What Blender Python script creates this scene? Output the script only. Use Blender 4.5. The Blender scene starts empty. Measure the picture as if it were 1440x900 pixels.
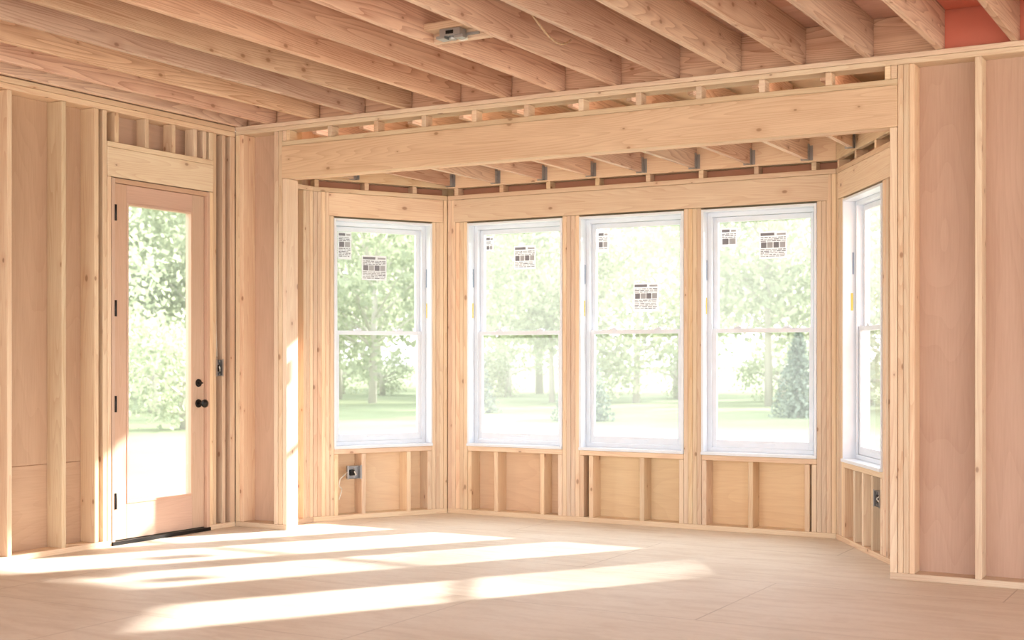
import bpy, math, random
import numpy as np
from mathutils import Vector, Matrix
random.seed(7); np.random.seed(7)
scene = bpy.context.scene
COL = scene.collection

# ------------------------------------------------------------------ materials
def new_mat(name):
    m = bpy.data.materials.new(name); m.use_nodes = True
    nt = m.node_tree; nt.nodes.clear()
    out = nt.nodes.new('ShaderNodeOutputMaterial')
    return m, nt, out

def N(nt, typ, **kw):
    n = nt.nodes.new(typ)
    for k, v in kw.items():
        if k in n.inputs: n.inputs[k].default_value = v
        else: setattr(n, k, v)
    return n

def simple(name, col, rough=0.5, metal=0.0):
    m, nt, out = new_mat(name)
    b = N(nt, 'ShaderNodeBsdfPrincipled')
    tc = N(nt, 'ShaderNodeTexCoord')
    no = N(nt, 'ShaderNodeTexNoise'); no.inputs['Scale'].default_value = 12
    nt.links.new(tc.outputs['Object'], no.inputs['Vector'])
    r = N(nt, 'ShaderNodeValToRGB')
    r.color_ramp.elements[0].color = (*[c*0.93 for c in col], 1)
    r.color_ramp.elements[1].color = (*[min(1, c*1.04) for c in col], 1)
    nt.links.new(no.outputs['Fac'], r.inputs['Fac'])
    nt.links.new(r.outputs['Color'], b.inputs['Base Color'])
    b.inputs['Roughness'].default_value = rough
    b.inputs['Metallic'].default_value = metal
    nt.links.new(b.outputs[0], out.inputs['Surface'])
    return m

def math_(nt, op, a, b=None, clamp=False):
    n = nt.nodes.new('ShaderNodeMath'); n.operation = op; n.use_clamp = clamp
    for i, v in enumerate((a, b)):
        if v is None: continue
        if isinstance(v, (int, float)): n.inputs[i].default_value = v
        else: nt.links.new(v, n.inputs[i])
    return n.outputs[0]

def mixc(nt, fac, a, b, blend='MIX'):
    n = nt.nodes.new('ShaderNodeMix'); n.data_type = 'RGBA'; n.blend_type = blend
    for idx, v in ((0, fac), (6, a), (7, b)):
        if isinstance(v, (int, float)): n.inputs[idx].default_value = v
        elif isinstance(v, tuple): n.inputs[idx].default_value = (*v, 1)
        else: nt.links.new(v, n.inputs[idx])
    return n.outputs[2]

def wood(name, light, dark, knot=(0.34, 0.16, 0.08), knots=True, grain=0.42, rough=0.6, tintamt=0.17, ply=False):
    m, nt, out = new_mat(name); L = nt.links
    b = N(nt, 'ShaderNodeBsdfPrincipled'); b.inputs['Roughness'].default_value = rough
    b.inputs['Specular IOR Level'].default_value = 0.3
    uv = N(nt, 'ShaderNodeUVMap', uv_map='UVMap')
    at = N(nt, 'ShaderNodeAttribute', attribute_name='rnd')
    sep = N(nt, 'ShaderNodeSeparateColor'); L.new(at.outputs['Color'], sep.inputs[0])
    off = N(nt, 'ShaderNodeVectorMath', operation='SCALE'); L.new(at.outputs['Color'], off.inputs[0]); off.inputs['Scale'].default_value = 53.0
    add = N(nt, 'ShaderNodeVectorMath', operation='ADD'); L.new(uv.outputs[0], add.inputs[0]); L.new(off.outputs[0], add.inputs[1])
    def mapped(sx, sy):
        mp = N(nt, 'ShaderNodeMapping'); mp.inputs['Scale'].default_value = (sx, sy, 1)
        L.new(add.outputs[0], mp.inputs['Vector']); return mp.outputs[0]
    # growth rings: contour lines of a stretched smooth noise -> cathedral figures
    base = N(nt, 'ShaderNodeTexNoise', noise_dimensions='2D'); base.inputs['Scale'].default_value = 1
    base.inputs['Detail'].default_value = 1.0 if not ply else 2.0; base.inputs['Roughness'].default_value = 0.35
    L.new(mapped(0.36, 7.5) if not ply else mapped(0.5, 2.6), base.inputs['Vector'])
    ring = math_(nt, 'FRACT', math_(nt, 'MULTIPLY', base.outputs['Fac'], 20.0 if not ply else 12.0))
    ring = math_(nt, 'POWER', ring, 2.2)
    fb = N(nt, 'ShaderNodeTexNoise', noise_dimensions='2D'); fb.inputs['Scale'].default_value = 1; fb.inputs['Detail'].default_value = 4
    L.new(mapped(5, 170 if not ply else 90), fb.inputs['Vector'])
    bl = N(nt, 'ShaderNodeTexNoise', noise_dimensions='2D'); bl.inputs['Scale'].default_value = 1; bl.inputs['Detail'].default_value = 2
    L.new(mapped(1.1, 5), bl.inputs['Vector'])
    f = math_(nt, 'MULTIPLY', ring, grain)
    f = math_(nt, 'ADD', f, math_(nt, 'MULTIPLY', math_(nt, 'SUBTRACT', fb.outputs['Fac'], 0.35), 0.6))
    f = math_(nt, 'ADD', f, math_(nt, 'MULTIPLY', math_(nt, 'SUBTRACT', bl.outputs['Fac'], 0.4), 0.8), clamp=True)
    c = mixc(nt, f, light, dark)
    if knots:
        vo = N(nt, 'ShaderNodeTexVoronoi', voronoi_dimensions='2D', feature='F1')
        L.new(mapped(3.4, 6.0), vo.inputs['Vector']); vo.inputs['Scale'].default_value = 1
        sc = N(nt, 'ShaderNodeSeparateColor'); L.new(vo.outputs['Color'], sc.inputs[0])
        dd = math_(nt, 'DIVIDE', vo.outputs['Distance'], math_(nt, 'ADD', 0.35, sc.outputs[1]))
        mr = N(nt, 'ShaderNodeMapRange', interpolation_type='SMOOTHSTEP')
        L.new(dd, mr.inputs['Value'])
        mr.inputs['From Min'].default_value = 0.03; mr.inputs['From Max'].default_value = 0.08
        mr.inputs['To Min'].default_value = 1; mr.inputs['To Max'].default_value = 0
        sel = math_(nt, 'GREATER_THAN', sc.outputs[0], 0.5)
        halo = N(nt, 'ShaderNodeMapRange', interpolation_type='SMOOTHSTEP'); L.new(dd, halo.inputs['Value'])
        halo.inputs['From Min'].default_value = 0.06; halo.inputs['From Max'].default_value = 0.28
        halo.inputs['To Min'].default_value = .4; halo.inputs['To Max'].default_value = 0
        c = mixc(nt, math_(nt, 'MULTIPLY', halo.outputs[0], sel), c, dark)
        k = math_(nt, 'MULTIPLY', mr.outputs[0], sel)
        c = mixc(nt, math_(nt, 'MULTIPLY', k, 0.75), c, knot)
    val = math_(nt, 'ADD', 1.0 - tintamt, math_(nt, 'MULTIPLY', sep.outputs[0], tintamt*1.5))
    hs = N(nt, 'ShaderNodeHueSaturation'); L.new(c, hs.inputs['Color']); L.new(val, hs.inputs['Value'])
    L.new(math_(nt, 'ADD', 0.492, math_(nt, 'MULTIPLY', sep.outputs[1], 0.016)), hs.inputs['Hue'])
    L.new(math_(nt, 'ADD', 0.83, math_(nt, 'MULTIPLY', sep.outputs[2], 0.20)), hs.inputs['Saturation'])
    L.new(hs.outputs[0], b.inputs['Base Color'])
    bp = N(nt, 'ShaderNodeBump'); bp.inputs['Strength'].default_value = 0.15; bp.inputs['Distance'].default_value = 0.002
    L.new(fb.outputs['Fac'], bp.inputs['Height']); L.new(bp.outputs[0], b.inputs['Normal'])
    L.new(b.outputs[0], out.inputs['Surface'])
    return m

M_STUD = wood('pine_stud', (0.88, 0.69, 0.48), (0.68, 0.42, 0.25))
M_BEAM = wood('pine_beam', (0.80, 0.57, 0.395), (0.58, 0.34, 0.21), grain=.42)
M_JOIST = wood('pine_joist', (0.84, 0.60, 0.43), (0.50, 0.26, 0.16), grain=.6)
M_SHEATH = wood('plywood_sheathing', (0.66, 0.43, 0.30), (0.52, 0.305, 0.20), knots=False, ply=True, grain=0.22, tintamt=0.08)
M_SHEATH_LIT = wood('plywood_sheathing_lit', (0.88, 0.65, 0.41), (0.72, 0.47, 0.27), knots=False, ply=True, grain=0.22, tintamt=0.08)  # bay copy of the sheathing, window light painted in as paler yellow
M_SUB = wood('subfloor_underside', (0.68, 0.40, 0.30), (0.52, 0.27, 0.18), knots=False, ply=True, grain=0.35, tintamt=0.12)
M_DOOR = wood('door_fir', (0.70, 0.46, 0.33), (0.56, 0.33, 0.21), knots=False, grain=0.3, rough=0.45, tintamt=0.06)
M_WHITE = simple('white_vinyl', (0.82, 0.88, 0.96), 0.35)
M_WRAP = simple('red_housewrap', (0.55, 0.27, 0.18), 0.7)
M_RED = simple('red_membrane', (0.72, 0.22, 0.15), 0.6)
M_METAL = simple('galvanised_steel', (0.42, 0.42, 0.43), 0.4, 0.8)
M_BLACK = simple('black_hardware', (0.015, 0.013, 0.012), 0.35, 0.5)
M_CABLE = simple('white_cable', (0.80, 0.76, 0.68), 0.5)
M_TAN = simple('tan_cable', (0.55, 0.36, 0.22), 0.5)
M_YEL = simple('yellow_sticker', (0.85, 0.68, 0.15), 0.5)
M_BLUE = simple('blue_plastic', (0.25, 0.35, 0.5), 0.5)

def glass_mat():
    m, nt, out = new_mat('window_glass'); L = nt.links
    tr = N(nt, 'ShaderNodeBsdfTransparent'); tr.inputs[0].default_value = (0.96, 0.98, 0.97, 1)
    gl = N(nt, 'ShaderNodeBsdfGlossy'); gl.inputs['Roughness'].default_value = 0.02
    tl = N(nt, 'ShaderNodeBsdfTranslucent'); tl.inputs[0].default_value = (0.95, 0.97, 0.95, 1)
    lw = N(nt, 'ShaderNodeFresnel'); lw.inputs['IOR'].default_value = 1.25
    m1 = N(nt, 'ShaderNodeMixShader'); m1.inputs[0].default_value = 0.078  # translucent share puts a pale veil of outdoor haze into the panes
    L.new(tr.outputs[0], m1.inputs[1]); L.new(tl.outputs[0], m1.inputs[2])
    m2 = N(nt, 'ShaderNodeMixShader'); L.new(lw.outputs[0], m2.inputs[0])
    L.new(m1.outputs[0], m2.inputs[1]); L.new(gl.outputs[0], m2.inputs[2])
    L.new(m2.outputs[0], out.inputs['Surface'])
    return m
M_GLASS = glass_mat()

def flat_paper(name, col, tr=.10):
    m, nt, out = new_mat(name); L = nt.links
    tc = N(nt, 'ShaderNodeTexCoord'); no = N(nt, 'ShaderNodeTexNoise'); no.inputs['Scale'].default_value = 40
    L.new(tc.outputs['Object'], no.inputs['Vector'])
    c = mixc(nt, math_(nt, 'MULTIPLY', no.outputs['Fac'], .15), col, tuple(x*.8 for x in col))
    b = N(nt, 'ShaderNodeBsdfDiffuse'); tl = N(nt, 'ShaderNodeBsdfTranslucent'); L.new(c, b.inputs[0]); L.new(c, tl.inputs[0])
    mx = N(nt, 'ShaderNodeMixShader'); mx.inputs[0].default_value = tr
    L.new(b.outputs[0], mx.inputs[1]); L.new(tl.outputs[0], mx.inputs[2]); L.new(mx.outputs[0], out.inputs['Surface'])
    return m
M_LABEL = flat_paper('paper_label', (0.84, 0.88, 0.92), .09)
M_INK = flat_paper('label_ink', (0.26, 0.26, 0.29), .02)
M_INKL = flat_paper('label_ink_grey', (0.46, 0.47, 0.50), .03)

def floor_mat():
    m, nt, out = new_mat('plywood_floor'); L = nt.links
    b = N(nt, 'ShaderNodeBsdfPrincipled'); b.inputs['Roughness'].default_value = 0.55
    b.inputs['Specular IOR Level'].default_value = 0.3
    tc = N(nt, 'ShaderNodeTexCoord')
    br = N(nt, 'ShaderNodeTexBrick'); br.offset = 0.5
    br.inputs['Scale'].default_value = 1; br.inputs['Brick Width'].default_value = 2.44; br.inputs['Row Height'].default_value = 1.22
    br.inputs['Mortar Size'].default_value = 0.004; br.inputs['Mortar Smooth'].default_value = 0.3
    br.inputs['Color1'].default_value = (0.80, 0.70, 0.58, 1); br.inputs['Color2'].default_value = (0.77, 0.665, 0.54, 1)
    br.inputs['Mortar'].default_value = (0.46, 0.36, 0.27, 1)
    L.new(tc.outputs['Object'], br.inputs['Vector'])
    mp = N(nt, 'ShaderNodeMapping'); mp.inputs['Scale'].default_value = (1.2, 5, 1); L.new(tc.outputs['Object'], mp.inputs['Vector'])
    no = N(nt, 'ShaderNodeTexNoise'); no.inputs['Scale'].default_value = 2; no.inputs['Detail'].default_value = 7; no.inputs['Distortion'].default_value = 1.0
    L.new(mp.outputs[0], no.inputs['Vector'])
    n2 = N(nt, 'ShaderNodeTexNoise'); n2.inputs['Scale'].default_value = 1.7; n2.inputs['Detail'].default_value = 5
    L.new(tc.outputs['Object'], n2.inputs['Vector'])
    n3 = N(nt, 'ShaderNodeTexNoise'); n3.inputs['Scale'].default_value = 30; n3.inputs['Detail'].default_value = 3
    L.new(tc.outputs['Object'], n3.inputs['Vector'])
    c = mixc(nt, math_(nt, 'MULTIPLY', math_(nt, 'SUBTRACT', no.outputs['Fac'], 0.42, ), 2.4, True), br.outputs['Color'], (0.62, 0.50, 0.38))
    c = mixc(nt, math_(nt, 'MULTIPLY', math_(nt, 'SUBTRACT', n2.outputs['Fac'], .3), .9, True), c, (0.90, 0.84, 0.75))
    c = mixc(nt, math_(nt, 'MULTIPLY', math_(nt, 'SUBTRACT', n3.outputs['Fac'], .5), .8, True), c, (0.60, 0.47, 0.36))
    L.new(c, b.inputs['Base Color'])
    L.new(b.outputs[0], out.inputs['Surface'])
    return m
M_FLOOR = floor_mat()

# ------------------------------------------------------------------ builder
class MB:
    def __init__(s, mats):
        s.mats = mats; s.v = []; s.f = []; s.uv = []; s.rnd = []; s.mi = []; s.sm = []
    def quad(s, pts, uvs, mat, r, smooth=False):
        i = len(s.v); s.v += [tuple(p) for p in pts]; s.f.append(tuple(range(i, i+len(pts))))
        s.uv += uvs; s.rnd += [r]*len(pts); s.mi.append(mat); s.sm.append(smooth)
    def box(s, x0, x1, y0, y1, z0, z1, mat=0, rnd=None, T=None):
        if x0 > x1: x0, x1 = x1, x0
        if y0 > y1: y0, y1 = y1, y0
        if z0 > z1: z0, z1 = z1, z0
        c = [(x, y, z) for z in (z0, z1) for y in (y0, y1) for x in (x0, x1)]
        dims = (x1-x0, y1-y0, z1-z0); la = dims.index(max(dims))
        r = rnd or (random.random(), random.random(), random.random(), 1)
        i = len(s.v)
        s.v += [tuple(T @ Vector(p)) if T else p for p in c]
        faces = [((0, 2, 3, 1), 2), ((4, 5, 7, 6), 2), ((0, 1, 5, 4), 1), ((2, 6, 7, 3), 1), ((0, 4, 6, 2), 0), ((1, 3, 7, 5), 0)]
        for k, (fi, ax) in enumerate(faces):
            s.f.append(tuple(i+q for q in fi)); s.mi.append(mat); s.sm.append(False)
            oth = [a for a in (0, 1, 2) if a != ax]
            if la in oth:
                u, w = la, [a for a in oth if a != la][0]
            else: u, w = oth
            for q in fi:
                s.uv.append((c[q][u], c[q][w] + k*0.37)); s.rnd.append(r)
    def cyl(s, p0, p1, r0, r1=None, n=14, mat=0):
        r1 = r0 if r1 is None else r1
        p0 = Vector(p0); p1 = Vector(p1); d = (p1-p0).normalized()
        a = d.orthogonal().normalized(); b = d.cross(a)
        i = len(s.v); rn = (random.random(), random.random(), random.random(), 1)
        for p, r in ((p0, r0), (p1, r1)):
            for k in range(n):
                t = 2*math.pi*k/n; s.v.append(tuple(p + a*math.cos(t)*r + b*math.sin(t)*r))
        for k in range(n):
            k2 = (k+1) % n
            s.f.append((i+k, i+k2, i+n+k2, i+n+k)); s.uv += [(0, 0), (0, .1), (1, .1), (1, 0)]; s.rnd += [rn]*4; s.mi.append(mat); s.sm.append(n > 8)
        for ring in (range(i+n-1, i-1, -1), range(i+n, i+2*n)):
            s.f.append(tuple(ring)); s.uv += [(0, 0)]*n; s.rnd += [rn]*n; s.mi.append(mat); s.sm.append(False)
    def tube(s, pts, r, n=9, mat=0):
        for a, b in zip(pts[:-1], pts[1:]): s.cyl(a, b, r, r, n, mat)
    def build(s, name, parent=None, loc=(0, 0, 0), rz=0, bevel=0.0):
        me = bpy.data.meshes.new(name); me.from_pydata(s.v, [], s.f)
        for m in s.mats: me.materials.append(m)
        me.polygons.foreach_set('material_index', s.mi); me.polygons.foreach_set('use_smooth', s.sm)
        uvl = me.uv_layers.new(name='UVMap'); uvl.data.foreach_set('uv', np.array(s.uv, dtype=np.float32).ravel())
        ca = me.color_attributes.new(name='rnd', type='FLOAT_COLOR', domain='CORNER')
        ca.data.foreach_set('color', np.array(s.rnd, dtype=np.float32).ravel())
        me.update()
        o = bpy.data.objects.new(name, me); COL.objects.link(o)
        o.location = loc; o.rotation_euler = (0, 0, rz)
        if parent: o.parent = parent
        if bevel:
            b = o.modifiers.new('bevel', 'BEVEL'); b.width = bevel; b.segments = 1; b.limit_method = 'ANGLE'
        return o

def empty(name, loc, rz):
    e = bpy.data.objects.new(name, None); COL.objects.link(e); e.location = loc; e.rotation_euler = (0, 0, rz)
    e.empty_display_size = 0.2
    return e

SW = 0.038; SD = 0.14
G = 0.0015
def studs(mb, x0, x1, z0, z1, y0=0.0, y1=SD, mat=0):
    n = max(1, round((x1-x0)/SW)); w = (x1-x0)/n
    for i in range(n):
        mb.box(x0+i*w+G/2, x0+(i+1)*w-G/2, y0+random.uniform(0, .005), y1, z0, z1, mat)

def sheath(mb, x0, x1, z0, z1, openings=(), split=50, mat=1, wrap=2):
    ops = sorted(openings)
    cuts = [x0]
    for o in ops: cuts += [o[0], o[1]]
    cuts.append(x1)
    def panel(a, b, c, d):
        if b-a < 0.01 or d-c < 0.01: return
        xs = [a]
        while b - xs[-1] > 1.9: xs.append(xs[-1]+1.22)
        xs.append(b)
        for p, q in zip(xs[:-1], xs[1:]):
            if c < split < d:
                rr = (random.random(), random.random(), random.random(), 1)
                mb.box(p+.001, q-.001, SD, SD+.012, c, split-.001, mat, rr); mb.box(p+.001, q-.001, SD, SD+.012, split+.001, d, mat, rr)
            else: mb.box(p+.001, q-.001, SD, SD+.012, c, d, mat)
        mb.box(a, b, SD+.0125, SD+.03, c, d, wrap)  # backing added behind the panels to stop light leaking through seams
    for i in range(0, len(cuts)-1):
        a, b = cuts[i], cuts[i+1]
        if i % 2 == 0: panel(a, b, z0, z1)
        else:
            o = ops[i//2]; panel(a, b, z0, o[2]); panel(a, b, o[3], z1)

H = 3.02
YW = 7.79; XL = -6.83
JT = 3.26
# ------------------------------------------------------------------ floor
fb = MB([M_FLOOR])
fb.box(-7.0, 5, -2.5, 9.5, -0.03, 0.0)
floor = fb.build('floor')

# ------------------------------------------------------------------ main back wall
mb = MB([M_STUD, M_SHEATH, M_WRAP])
mb.box(XL, -6.34, 0, SD, 0, .038); mb.box(-1.92, 5, 0, SD, 0, .038)
mb.box(XL, 5, 0, SD, H-.030, H); mb.box(XL, 5, 0.002, SD, H-.062, H-.0315)
zt = H-.0635
studs(mb, XL, XL+.078, .038, zt)
studs(mb, -6.46, -6.38, .038, zt); studs(mb, -6.378, -6.34, .038, 2.60)
studs(mb, -1.92, -1.878, .038, 2.60); studs(mb, -1.876, -1.78, .038, zt)
x = -1.43
while x < 4.9: studs(mb, x-.019, x+.019, .038, zt); x += .406
mb.box(-6.38, -1.876, 0, SD, 2.842, 2.878)
x = -2.28
while x > -6.35: studs(mb, x-.019, x+.019, 2.8785, zt, 0, .09); x -= .407
studs(mb, -1.95, -1.878, 2.8785, zt, 0, .09)
studs(mb, -6.378, -6.31, 2.8785, zt, 0, .09)
sheath(mb, XL-.14, -6.38, 0, H)
sheath(mb, -1.88, 5, 0, H)
wb = mb.build('wall_back', loc=(0, YW, 0), bevel=0.003)

hb = MB([M_BEAM])
for yy in (7.785, 7.833, 7.881): hb.box(-6.38, -1.877, yy, yy+.046, 2.602, 2.841)
hb.build('header_beam', bevel=0.003)

# ------------------------------------------------------------------ left wall (local x = world Y)
mb = MB([M_STUD, M_SHEATH, M_WRAP])
D0, D1 = 6.55, 7.51
Y0 = 1.5
mb.box(Y0, D0, 0, SD, 0, .038); mb.box(D1, YW, 0, SD, 0, .038)
mb.box(Y0, YW, 0, SD, H-.038, H-.001); mb.box(Y0, YW, 0.002, SD, H-.077, H-.0395)
zt = H-.0785
for yc in (5.71, 6.137): studs(mb, yc-.019, yc+.019, .038, zt)
yc = 5.30
while yc > Y0: studs(mb, yc-.019, yc+.019, .038, zt); yc -= .406
studs(mb, 6.40, 6.438, .038, zt); studs(mb, 6.474, 6.512, .038, zt); studs(mb, 6.513, 6.549, .038, 2.50)
studs(mb, 7.511, 7.549, .038, 2.50); studs(mb, 7.55, 7.588, .038, zt); studs(mb, 7.65, 7.688, .038, zt); studs(mb, 7.735, 7.788, .038, zt)
mb.box(6.513, 7.549, 0, .045, 2.502, 2.70); mb.box(6.513, 7.549, .048, SD, 2.502, 2.70)
mb.box(6.513, 7.549, 0, SD, 2.702, 2.738)
for yc in (6.60, 6.88, 7.14, 7.36, 7.46, 7.53): studs(mb, yc-.019, yc+.019, 2.7385, zt, 0, .09)
sheath(mb, Y0, YW+.14, 0, H, [(D0, D1, 0.0, 2.50)], split=.58)
mb.build('wall_left', loc=(XL, 0, 0), rz=math.radians(90), bevel=0.003)

# ------------------------------------------------------------------ bay walls
A = math.atan2(1.03, 0.58)
LEN = math.hypot(1.03, 0.58)
ZS, ZW = 0.58, 2.37
BT = 3.10
def bay_wall(name, loc, rz, length, wins, packs, crips, hx=(0.04, 0.04), ext=0.085, sheath_mat=M_SHEATH_LIT, blocks=None):
    mb = MB([M_STUD, sheath_mat, M_WRAP])
    h0, h1 = hx[0], length-hx[1]
    mb.box(0, length, 0, SD, 0, .038)
    mb.box(h0, h1, 0.0, .045, 2.385, 2.568); mb.box(h0, h1, .048, SD, 2.385, 2.568)   # header
    mb.box(0, length, 0, SD, 2.57, 2.605)                                              # plate
    mb.box(0, length, 0, .04, 2.665, 2.90)                                             # ledger
    for (a, b) in packs:
        n = max(1, round((b-a)/SW)); w_ = (b-a)/n
        for i in range(n):
            p, q = a+i*w_, a+(i+1)*w_; full = (p < h0-.01 or q > h1+.01)
            mb.box(p+G/2, q-G/2, random.uniform(0, .005), SD, .038, 2.569 if full else 2.383, 0)
    for (a, b) in wins:
        mb.box(a+.001, b-.001, 0.004, SD, ZS-.062, ZS-.024)
    for c in crips:
        if any(a < c < b for a, b in wins): studs(mb, c-.019, c+.019, .038, ZS-.0635)
    bl = blocks if blocks is not None else [0.03 + k*.427 for k in range(int(length/.427)+1)]
    for x in bl:
        if 0.02 < x < length-.02: studs(mb, x-.019, x+.019, 2.6055, 2.664, 0.0, .09)
    mb.box(0, length, .0905, .10, 2.6055, 2.664, 2)
    sheath(mb, -ext, length+ext, 0, BT, [(a, b, ZS-.02, ZW+.01) for a, b in wins])
    return mb.build(name, loc=loc, rz=rz, bevel=0.003)

XB0, XB1, YB = -5.90, -2.67, 9.32
WINS = [(-5.71, -4.84), (-4.69, -3.82), (-3.68, -2.81)]
w_loc = [(a-XB0, b-XB0) for a, b in WINS]
packs = [(0, w_loc[0][0]), (w_loc[0][1], w_loc[1][0]), (w_loc[1][1], w_loc[2][0]), (w_loc[2][1], XB1-XB0)]
crips = [-5.69, -5.44, -5.02, -4.86, -4.67, -4.59+.0, -4.16, -3.84, -3.66, -3.30, -2.88, -2.83]
crips = [c-XB0 for c in crips]
jx = [-2.88 - .4267*k for k in range(0, 8)]
bay_wall('wall_bay_back', (XB0, YB, 0), 0, XB1-XB0, w_loc, packs, crips, hx=(.055, .055), blocks=[x-XB0+.05 for x in jx])
wl = (0.175, 1.040)
bay_wall('wall_bay_left', (-6.48, 8.29, 0), A, LEN, [wl], [(0, wl[0]), (wl[1], LEN)], [.195, .43, .83, 1.02], hx=(.13, .04))
AR = math.radians(58.5)            # right angled wall runs straight to the opening
LR = 1.37/math.sin(AR)
wr = (.17, 1.035)
bay_wall('wall_bay_right', (XB1, YB, 0), -AR, LR, [wr], [(0, wr[0]), (wr[1], wr[1]+.12), (LR-.076, LR)], [.19, .43, .62, .83, 1.01, 1.3], hx=(.04, .04))
ln = 8.29-7.932
mb = MB([M_STUD, M_SHEATH_LIT, M_WRAP])
mb.box(0, ln, 0, SD, 0, .038); mb.box(0, ln, 0, SD, 2.57, 2.605); mb.box(0, ln, 0, .04, 2.665, 2.90)
studs(mb, 0, .038, .038, 2.568); studs(mb, ln-.116, ln, .038, 2.568)
sheath(mb, 0, ln+.085, 0, BT, [])
mb.build('wall_bay_return_left', loc=(-6.48, 7.932, 0), rz=math.pi/2, bevel=.003)

# ------------------------------------------------------------------ ceilings
mb = MB([M_JOIST, M_RED])
x = -1.24 - .406*13; js = []
while x < 5: js.append(x); x += .406
js.append(-6.80)
for x in js:
    mb.box(x-.019, x+.019, -2.4, 7.872, H+.001, JT-.001)
mb.box(-6.97, 5, 7.887, 7.93, H+.001, JT-.001)
mb.box(-1.64, 5, 7.874, 7.886, H+.001, JT-.001, 1)
mb.box(-6.97, -6.93, -2.4, 7.885, H+.014, JT-.001)
cj = mb.build('ceiling_joists', bevel=.003)
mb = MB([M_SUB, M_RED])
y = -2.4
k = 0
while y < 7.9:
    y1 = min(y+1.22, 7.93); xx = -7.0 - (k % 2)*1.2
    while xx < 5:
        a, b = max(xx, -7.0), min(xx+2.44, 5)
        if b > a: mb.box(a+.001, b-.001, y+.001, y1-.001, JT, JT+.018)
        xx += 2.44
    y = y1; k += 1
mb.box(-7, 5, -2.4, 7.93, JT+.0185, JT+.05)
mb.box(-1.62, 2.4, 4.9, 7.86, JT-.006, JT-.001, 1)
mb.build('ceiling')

mb = MB([M_JOIST, M_METAL])
xs = [-2.88 + .4267*k for k in range(0, 3)] + [-2.88 - .4267*k for k in range(1, 9)]
for x in xs:
    if x < -6.42 or x > -2.0: continue
    ye = YB-.002
    if x < XB0: ye = YB-(XB0-x)*1.776-.04
    if x > XB1: ye = YB-(x-XB1)*math.tan(AR)-.04
    mb.box(x-.019, x+.019, 7.931, ye, 2.68, 2.865)
    for sgn in (-1, 1):
        mb.box(x+sgn*.0195, x+sgn*.022, ye-.045, ye-.001, 2.675, 2.79, 1)
        mb.box(x+sgn*.022, x+sgn*.045, ye-.004, ye-.001, 2.675, 2.78, 1)
        for zz in (2.70, 2.735, 2.77): mb.cyl((x+sgn*.0215, ye-.025, zz), (x+sgn*.026, ye-.025, zz), .006, .006, 8, 1)
    mb.box(x-.022, x+.022, ye-.045, ye-.001, 2.675, 2.6795, 1)
    mb.box(x+.08, x+.118, 7.94, ye+.1, 2.94, 3.08)
mb.build('bay_ceiling_joists', bevel=.002)
mb = MB([M_SHEATH_LIT])
poly = [(-6.66, 8.10), (-1.74, 8.10), (-2.55, 9.50), (-6.02, 9.50), (-6.66, 8.33)]  # roof edge cut back along main wall to let sky light onto rafters
z0, z1 = BT, BT+.02
r = (.5, .5, .5, 1)
mb.quad([(p[0], p[1], z0) for p in poly][::-1], [(p[0], p[1]) for p in poly][::-1], 0, r)
mb.quad([(p[0], p[1], z1) for p in poly], [(p[0], p[1]) for p in poly], 0, r)
for i in range(5):
    p, q = poly[i], poly[(i+1) % 5]
    mb.quad([(*p, z0), (*q, z0), (*q, z1), (*p, z1)], [(0, 0), (1, 0), (1, .1), (0, .1)], 0, r)
mb.build('ceiling_bay')

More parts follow.
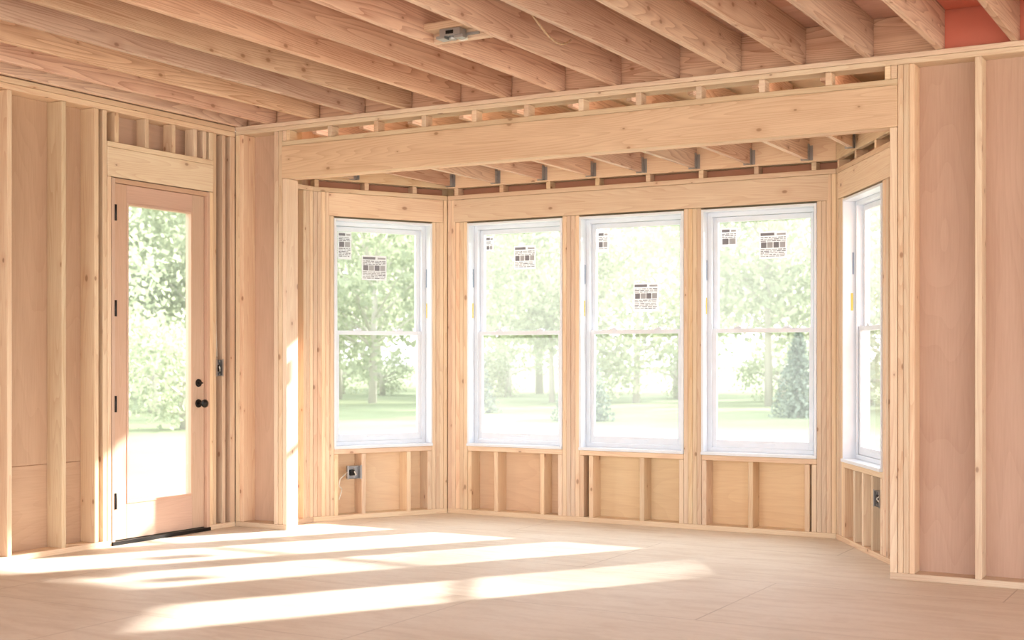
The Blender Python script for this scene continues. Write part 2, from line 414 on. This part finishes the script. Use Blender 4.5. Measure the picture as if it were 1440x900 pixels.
# ------------------------------------------------------------------ windows
def make_window(idx, loc, rz, w, labels):
    e = empty('window_%d' % idx, loc, rz); h0, h1 = ZS, ZW
    fr = MB([M_WHITE]); t = .018
    fr.box(0, t, -.004, .15, h0, h1); fr.box(w-t, w, -.004, .15, h0, h1)
    fr.box(t, w-t, -.004, .15, h1-t, h1); fr.box(-.0, w, -.016, .15, h0-.022, h0)
    a = t; f = .030
    fr.box(a, a+f, .085, .175, h0, h1-t); fr.box(w-a-f, w-a, .085, .175, h0, h1-t)
    fr.box(a+f, w-a-f, .085, .175, h1-t-f, h1-t); fr.box(a+f, w-a-f, .085, .175, h0, h0+f)
    fr.box(a+f, a+f+.006, .078, .092, h0+f, h1-t-f); fr.box(w-a-f-.006, w-a-f, .078, .092, h0+f, h1-t-f)
    fr.build('frame', e, bevel=.002)
    zm = (h0+h1)/2; i0 = a+f; i1 = w-a-f; st = .036
    lo = MB([M_WHITE])
    zb = h0+f+.002; ztp = zm+.016
    lo.box(i0, i0+st, .095, .123, zb, ztp); lo.box(i1-st, i1, .095, .123, zb, ztp)
    lo.box(i0+st, i1-st, .095, .123, zb, zb+.055); lo.box(i0+st, i1-st, .095, .123, ztp-.032, ztp)
    lo.box(i0+.28, i1-.28, .088, .095, zb+.03, zb+.040)
    for lx in (i0+.2, i1-.2):
        lo.box(lx-.03, lx+.03, .097, .12, ztp, ztp+.012); lo.box(lx-.006, lx+.02, .088, .11, ztp+.012, ztp+.02)
    lo.build('lower_sash', e, bevel=.002)
    up = MB([M_WHITE]); z1 = h1-t-f-.002; zl = zm-.016
    up.box(i0, i0+st, .127, .155, zl, z1); up.box(i1-st, i1, .127, .155, zl, z1)
    up.box(i0+st, i1-st, .127, .155, z1-.038, z1); up.box(i0+st, i1-st, .127, .155, zl, zl+.03)
    up.build('upper_sash', e, bevel=.002)
    gl = MB([M_GLASS]); r = (.5, .5, .5, 1)
    gl.quad([(i0+st, .109, zb+.055), (i1-st, .109, zb+.055), (i1-st, .109, ztp-.032), (i0+st, .109, ztp-.032)], [(0, 0)]*4, 0, r)
    gl.quad([(i0+st, .141, zl+.03), (i1-st, .141, zl+.03), (i1-st, .141, z1-.038), (i0+st, .141, z1-.038)], [(0, 0)]*4, 0, r)
    gl.build('glass', e)
    lb = MB([M_LABEL, M_YEL, M_BLUE, M_INK, M_INKL]); lr = random.Random(idx)
    def q4(x0, x1, za, zb_, y, mt): lb.quad([(x0, y, za), (x1, y, za), (x1, y, zb_), (x0, y, zb_)], [(0, 0)]*4, mt, r)
    for (lx, lz, lw, lh) in labels:
        q4(lx, lx+lw, lz, lz+lh, .138, 0)
        # heading, picture blocks and text lines printed on the paper
        z = lz+lh-.012; x0 = lx+.01; x1 = lx+lw-.01
        q4(x0, x0+(x1-x0)*.55, z-.020, z, .1372, 3)
        q4(x0+(x1-x0)*.65, x1, z-.018, z-.004, .1372, 4)
        z -= .030; row = 0
        while z-.010 > lz+.008:
            if row in (3, 4, 5, 6):
                if row == 3:
                    n = max(2, int(lw/.05)); ww = (x1-x0)/n; hb_ = min(.042, z-lz-.012)
                    for i in range(n):
                        q4(x0+i*ww+.003, x0+(i+1)*ww-.003, z-hb_, z, .1372, 3 if (i % 2 == 0) else 4)
                    z -= hb_+.008
            else:
                xx = x0
                while xx < x1-.012:
                    l_ = min(lr.uniform(.015, .045), x1-xx)
                    q4(xx, xx+l_, z-.0065, z, .1372, 3 if lr.random() < .5 else 4); xx += l_+.006
                z -= .0125
            row += 1
    sx = w-t-.002 if idx == 1 else t+.002
    lb.box(sx-.001, sx+.001, .05, .065, 1.60, 1.72, 1)
    lb.box(sx-.001, sx+.001, .06, .07, 1.85, 2.0, 2)
    lb.build('stickers', e)
make_window(1, (-6.48+wl[0]*math.cos(A), 8.29+wl[0]*math.sin(A), 0), A, wl[1]-wl[0], [(.30, 1.90, .22, .20), (.09, 2.06, .12, .22)])
labs = [[(.36, 1.99, .20, .19), (.09, 2.15, .08, .12)], [(.40, 1.63, .21, .22), (.09, 2.1, .10, .16)], [(.40, 2.0, .21, .20), (.10, 2.1, .13, .14)]]
for i, (a, b) in enumerate(WINS): make_window(i+2, (a, YB, 0), 0, b-a, labs[i])
make_window(5, (XB1+wr[0]*math.cos(AR), YB-wr[0]*math.sin(AR), 0), -AR, wr[1]-wr[0], [])

# ------------------------------------------------------------------ door (local x = world Y)
e = empty('door_1', (XL, D0, 0), math.radians(90)); W = D1-D0
d = MB([M_DOOR]); t = .03
d.box(.001, t, -.002, .14, 0.0, 2.495); d.box(W-t, W-.001, -.002, .14, 0, 2.495); d.box(t, W-t, -.002, .14, 2.465, 2.495)
d.box(t, t+.012, .075, .11, 0.02, 2.465); d.box(W-t-.012, W-t, .075, .11, 0.02, 2.465); d.box(t+.012, W-t-.012, .075, .11, 2.453, 2.465)
d.build('frame', e, bevel=.002)
d = MB([M_DOOR]); a, b = t+.003, W-t-.003; z0, z1 = .03, 2.462; st = .125
d.box(a, a+st, .025, .07, z0, z1); d.box(b-st, b, .025, .07, z0, z1)
d.box(a+st, b-st, .025, .07, z0, .27); d.box(a+st, b-st, .025, .07, 2.34, z1)
q = .016
d.box(a+st, a+st+q, .020, .075, .27, 2.34); d.box(b-st-q, b-st, .020, .075, .27, 2.34); d.box(a+st+q, b-st-q, .020, .075, .27, .27+q); d.box(a+st+q, b-st-q, .020, .075, 2.34-q, 2.34)
d.build('leaf', e, bevel=.002)
g = MB([M_GLASS]); g.quad([(a+st+q, .047, .27+q), (b-st-q, .047, .27+q), (b-st-q, .047, 2.34-q), (a+st+q, .047, 2.34-q)], [(0, 0)]*4, 0, (.5, .5, .5, 1)); g.build('glass', e)
hd = MB([M_BLACK])
for z in (.30, .96, 1.61, 2.26):
    hd.cyl((t+.002, -.001, z-.055), (t+.002, -.001, z+.055), .010, .010, 10); hd.box(t-.014, t+.014, .002, .024, z-.05, z+.05)
kx = b-.062
for z, r in ((.94, .032), (1.09, .03)):
    hd.cyl((kx, .025, z), (kx, .014, z), r, r*.92, 24)
hd.cyl((kx, .014, .94), (kx, -.02, .94), .011, .011, 12)
prof = [(-.018, .014), (-.026, .027), (-.040, .031), (-.052, .026), (-.058, .010)]
for (y0, r0), (y1, r1) in zip(prof[:-1], prof[1:]): hd.cyl((kx, y0, .94), (kx, y1, .94), r0, r1, 20)
hd.box(kx-.018, kx+.018, -.006, .014, 1.084, 1.096)
hd.box(.0, W, -.012, .14, .0, .026)
hd.build('hardware', e, bevel=.001)

# ------------------------------------------------------------------ electrical boxes
def elec_box(name, loc, rz, cable=None, w=.055, h=.10):
    e_ = empty(name, loc, rz)
    m = MB([M_METAL, M_CABLE, M_BLACK]); dp = .05; t = .002
    m.box(0, w, 0, dp, 0, t); m.box(0, w, 0, dp, h-t, h); m.box(0, t, 0, dp, t, h-t); m.box(w-t, w, 0, dp, t, h-t); m.box(t, w-t, dp-t, dp, t, h-t)
    m.box(-.012, -.001, -.002, 0.0, -.005, h+.005); m.box(w+.001, w+.012, -.002, 0, -.005, h+.005)
    for zz in (.012, h-.012): m.cyl((w/2, .004, zz), (w/2, .0, zz), .006, .006, 10)
    m.box(w*.2, w*.55, .005, .04, h*.25, h*.7, 2); m.tube([(w*.6, .03, h*.8), (w*.5, .0, h*.5), (w*.7, .01, h*.3), (w*.4, .03, h*.2)], .004, 9, 1)
    if cable: m.tube(cable, .004, 9, 1)
    m.build('box', e_)
ca = (math.cos(A), math.sin(A)); cr_ = (math.cos(AR), math.sin(AR))
elec_box('electrical_box', (-6.48+.30*ca[0], 8.29+.30*ca[1], .32), A,
         [(0, .03, .05), (-.03, .02, .03), (-.07, .01, 0), (-.08, .01, -.05), (-.05, .02, -.08), (-.07, .0, -.12), (-.08, .01, -.16)], w=.10)
elec_box('electrical_box', (XB1+.88*cr_[0], YB-.88*cr_[1], .33), -AR, [(0.05, .03, 0), (.06, .03, -.08), (.05, .03, -.2), (.07, .03, -.29)], w=.10)
elec_box('electrical_box', (XL, 7.591, 1.14), math.pi/2, [(.03, .03, .1), (.03, .04, .4), (.03, .045, .9), (.03, .05, 1.7)], w=.055, h=.12)

# ceiling light box on a wood block
e_ = empty('ceiling_light_box', (-3.878, 6.27, H), 0)
m = MB([M_JOIST, M_METAL, M_BLACK]); m.box(-.184, .184, 0, .038, .0, .09); m.box(-.184, .184, -.10, 0, .052, .09)
m.build('block', e_, bevel=.003)
m = MB([M_METAL, M_BLACK, M_CABLE])
m.box(-.09, .04, -.085, -.012, .012, .050)
m.box(-.16, .12, -.012, -.002, .02, .034); m.box(-.105, -.055, -.09, -.02, -.004, .011); m.box(.0, .055, -.08, -.02, -.004, .011)
m.cyl((-.025, -.05, .012), (-.025, -.05, -.006), .022, .022, 12)
m.tube([(.0, -.05, .0), (.04, -.06, -.02), (.06, -.04, -.01), (.05, -.02, .01)], .004, 9, 2)
m.box(-.05, .0, -.087, -.085, .02, .04, 1)
m.build('box', e_, bevel=.002)
m = MB([M_TAN]); pts = []
for k in range(13):
    u = k/12; pts.append((-3.34-.15*u+.03*math.sin(u*3), 6.02+.8*u, H+.07-.10*math.sin(u*3.1)))
m.tube(pts, .006); m.build('hanging_cable')

# ------------------------------------------------------------------ outdoors
def ground_mat(name, c1, c2, sc):
    m, nt, out = new_mat(name); L = nt.links
    b = N(nt, 'ShaderNodeBsdfPrincipled'); b.inputs['Roughness'].default_value = 0.9; b.inputs['Specular IOR Level'].default_value = 0.1
    tc = N(nt, 'ShaderNodeTexCoord'); n1 = N(nt, 'ShaderNodeTexNoise'); n1.inputs['Scale'].default_value = sc; n1.inputs['Detail'].default_value = 8
    L.new(tc.outputs['Object'], n1.inputs['Vector'])
    c = mixc(nt, n1.outputs['Fac'], c1, c2); L.new(c, b.inputs['Base Color'])
    L.new(b.outputs[0], out.inputs['Surface']); return m
gm = MB([ground_mat('lawn_grass', (0.15, 0.18, 0.09), (0.25, 0.275, 0.17), .35)]); gm.quad([(-260, -60, -.45), (160, -60, -.45), (160, 260, -.45), (-260, 260, -.45)], [(0, 0)]*4, 0, (0, 0, 0, 1)); gm.build('lawn')
gm = MB([ground_mat('bounce_soil', (0.62, 0.53, 0.43), (0.75, 0.66, 0.56), 1.5)]); gm.quad([(-8.5, -50, -.44), (45, -50, -.44), (45, 6, -.44), (-8.5, 6, -.44)], [(0, 0)]*4, 0, (0, 0, 0, 1)); gm.build('unseen_bounce_soil')  # unseen soil added to bounce warm light up onto the ceiling
fm = MB([simple('concrete_foundation', (.4, .39, .37), .9)])
fm.box(-6.95, 4.95, -2.4, 7.92, -.46, -.032); fm.box(-6.45, -2.12, 7.925, 9.2, -.46, -.032); fm.build('foundation')

def leaf_mat(name, c1, c2, tr=0.5):
    m, nt, out = new_mat(name); L = nt.links
    at = N(nt, 'ShaderNodeAttribute', attribute_name='rnd'); sep = N(nt, 'ShaderNodeSeparateColor'); L.new(at.outputs['Color'], sep.inputs[0])
    c = mixc(nt, sep.outputs[0], c1, c2)
    d_ = N(nt, 'ShaderNodeBsdfDiffuse'); t_ = N(nt, 'ShaderNodeBsdfTranslucent'); L.new(c, d_.inputs[0]); L.new(c, t_.inputs[0])
    mx = N(nt, 'ShaderNodeMixShader'); mx.inputs[0].default_value = tr; L.new(d_.outputs[0], mx.inputs[1]); L.new(t_.outputs[0], mx.inputs[2])
    L.new(mx.outputs[0], out.inputs['Surface']); return m
M_LEAF = leaf_mat('leaves', (0.32, 0.36, 0.24), (0.54, 0.58, 0.40)); M_NEEDLE = leaf_mat('needles', (0.18, 0.22, 0.18), (0.30, 0.35, 0.28), .3)
M_BARK = simple('bark', (0.52, 0.48, 0.42), .9)

def leaf_quads(mb, centers, size, mat):
    n = len(centers)
    a = np.random.normal(size=(n, 3)); a /= np.linalg.norm(a, axis=1)[:, None]
    b = np.cross(a, np.random.normal(size=(n, 3))); b /= np.linalg.norm(b, axis=1)[:, None]
    s = (size*np.random.uniform(.6, 1.3, n))[:, None]
    P = [centers-a*s-b*s*.6, centers+a*s-b*s*.6, centers+a*s+b*s*.6, centers-a*s+b*s*.6]
    for i in range(n):
        mb.quad([P[0][i], P[1][i], P[2][i], P[3][i]], [(0, 0)]*4, mat, (random.random(), 0, 0, 1))

def make_decid(name, h, cr, ncl, nl, low=.18):
    m = MB([M_BARK, M_LEAF])
    m.cyl((0, 0, 0), (.1, .05, h*.55), .16, .09, 10, 0)
    ctr = []
    while len(ctr) < ncl:
        p = np.random.uniform(-1, 1, 3)
        if .25 < np.linalg.norm(p) < 1:
            ctr.append((p[0]*cr, p[1]*cr, h*(low+1)/2 + p[2]*h*(1-low)/2))
    for c in ctr:
        st_ = (c[0]*.1, c[1]*.1, max(h*.15, c[2]*.65))
        if random.random() < .5: m.cyl(st_, c, .05, .015, 5, 0)
    C = np.array(ctr)
    idx = np.random.randint(0, ncl, nl)
    pts = C[idx] + np.random.normal(size=(nl, 3))*np.array([.48, .48, .36])*(cr/2.6)
    leaf_quads(m, pts, .078*(cr/2.6), 1)
    o = m.build(name); return o
def make_conifer(name, h, r):
    m = MB([M_BARK, M_NEEDLE]); m.cyl((0, 0, 0), (0, 0, h*.97), .12, .02, 8, 0)
    pts = []
    nt_ = int(h*5)
    for k in range(nt_):
        z = h*(.06+.92*k/nt_); rr = r*(1-k/nt_)**.85
        nb = max(5, int(11*(1-k/nt_)+4)); o0 = random.random()*6
        for j in range(nb):
            t_ = o0+2*math.pi*j/nb
            for q_ in range(12):
                u = (q_+random.random())/12; pts.append((math.cos(t_)*rr*u+random.gauss(0, .05), math.sin(t_)*rr*u+random.gauss(0, .05), z-.25*rr*u+random.gauss(0, .04)))
    leaf_quads(m, np.array(pts), .085, 1)
    return m.build(name)

protos = {}
def place(kind, x, y, s=1.0):
    if kind not in protos:
        if kind == 'a': o = make_decid('leafy_tree', 9, 3.2, 50, 5600, .15)
        elif kind == 'b': o = make_decid('leafy_tree', 11, 3.8, 58, 6600, .22)
        elif kind == 'c': o = make_decid('leafy_tree', 7, 3.0, 42, 4800, .08)
        elif kind == 's': o = make_decid('garden_shrub', 2.2, 1.6, 25, 2600, .02)
        else: o = make_conifer('spruce_tree', 4.5, 1.5)
        protos[kind] = o
    else:
        p = protos[kind]; o = p.copy(); COL.objects.link(o)
    o.location = (x, y, -.46); o.rotation_euler = (0, 0, random.random()*6.28); o.scale = (s, s, s)
rs = random.Random(3)
for i in range(12):
    place(rs.choice('abc'), -48+i*4.6+rs.uniform(-1, 1), 44+rs.uniform(-3, 5), rs.uniform(.75, 1.05))
for i in range(15):
    place(rs.choice('ab'), -62+i*5.2+rs.uniform(-1, 1), 60+rs.uniform(-3, 5), rs.uniform(1.0, 1.4))
for i in range(12):
    place('s', -44+i*3.8+rs.uniform(-1, 1), 52+rs.uniform(-2, 3), rs.uniform(.8, 1.3))
for p in ((-16.5, 33, .62), (-22, 36, .7), (-12, 38, .6)): place('f', *p)
for k, x, y, s in (('c', -27, 24, .85), ('a', -34, 28, 1.0), ('b', -42, 36, 1.0), ('b', -50, 48, 1.2), ('s', -23.0, 24.5, 1.2), ('s', -30.5, 31, 1.2), ('s', -33, 23, 1.3)):
    place(k, x, y, s)
# tree towards the sun, its top dapples the light
place('b', 9.0, 27.5, 1.07)

# ------------------------------------------------------------------ light
w = bpy.data.worlds.new('sky'); scene.world = w; w.use_nodes = True
nt = w.node_tree; nt.nodes.clear()
wo = nt.nodes.new('ShaderNodeOutputWorld'); bg = nt.nodes.new('ShaderNodeBackground')
tc = nt.nodes.new('ShaderNodeTexCoord'); sp = nt.nodes.new('ShaderNodeSeparateXYZ'); nt.links.new(tc.outputs['Generated'], sp.inputs[0])
rp = nt.nodes.new('ShaderNodeValToRGB'); rp.color_ramp.elements[0].color = (1, .985, .97, 1); rp.color_ramp.elements[1].color = (.86, .93, 1, 1)
nt.links.new(sp.outputs['Z'], rp.inputs['Fac']); nt.links.new(rp.outputs[0], bg.inputs['Color'])
bg.inputs['Strength'].default_value = 2.6
nt.links.new(bg.outputs[0], wo.inputs['Surface'])
sd = bpy.data.lights.new('sun', 'SUN'); sd.energy = 11; sd.angle = math.radians(1.5); sd.color = (1, .96, .92)
so = bpy.data.objects.new('sun', sd); COL.objects.link(so)
dv = Vector((-.53, -.85, -.48)); so.rotation_euler = dv.to_track_quat('-Z', 'Y').to_euler(); so.location = (8, 20, 12)

# ------------------------------------------------------------------ camera
cd = bpy.data.cameras.new('camera'); cam = bpy.data.objects.new('camera', cd); COL.objects.link(cam)
cam.location = (0, 0, 1.27); cam.rotation_euler = (math.radians(90), 0, math.radians(29.58))
cd.sensor_width = 36; cd.lens = 1885/1440*36; cd.shift_y = 54/1440; cd.clip_end = 600
cd.dof.use_dof = True; cd.dof.focus_distance = 9.0; cd.dof.aperture_fstop = 2.8
scene.camera = cam
scene.view_settings.view_transform = 'Standard'
scene.view_settings.exposure = 0.74
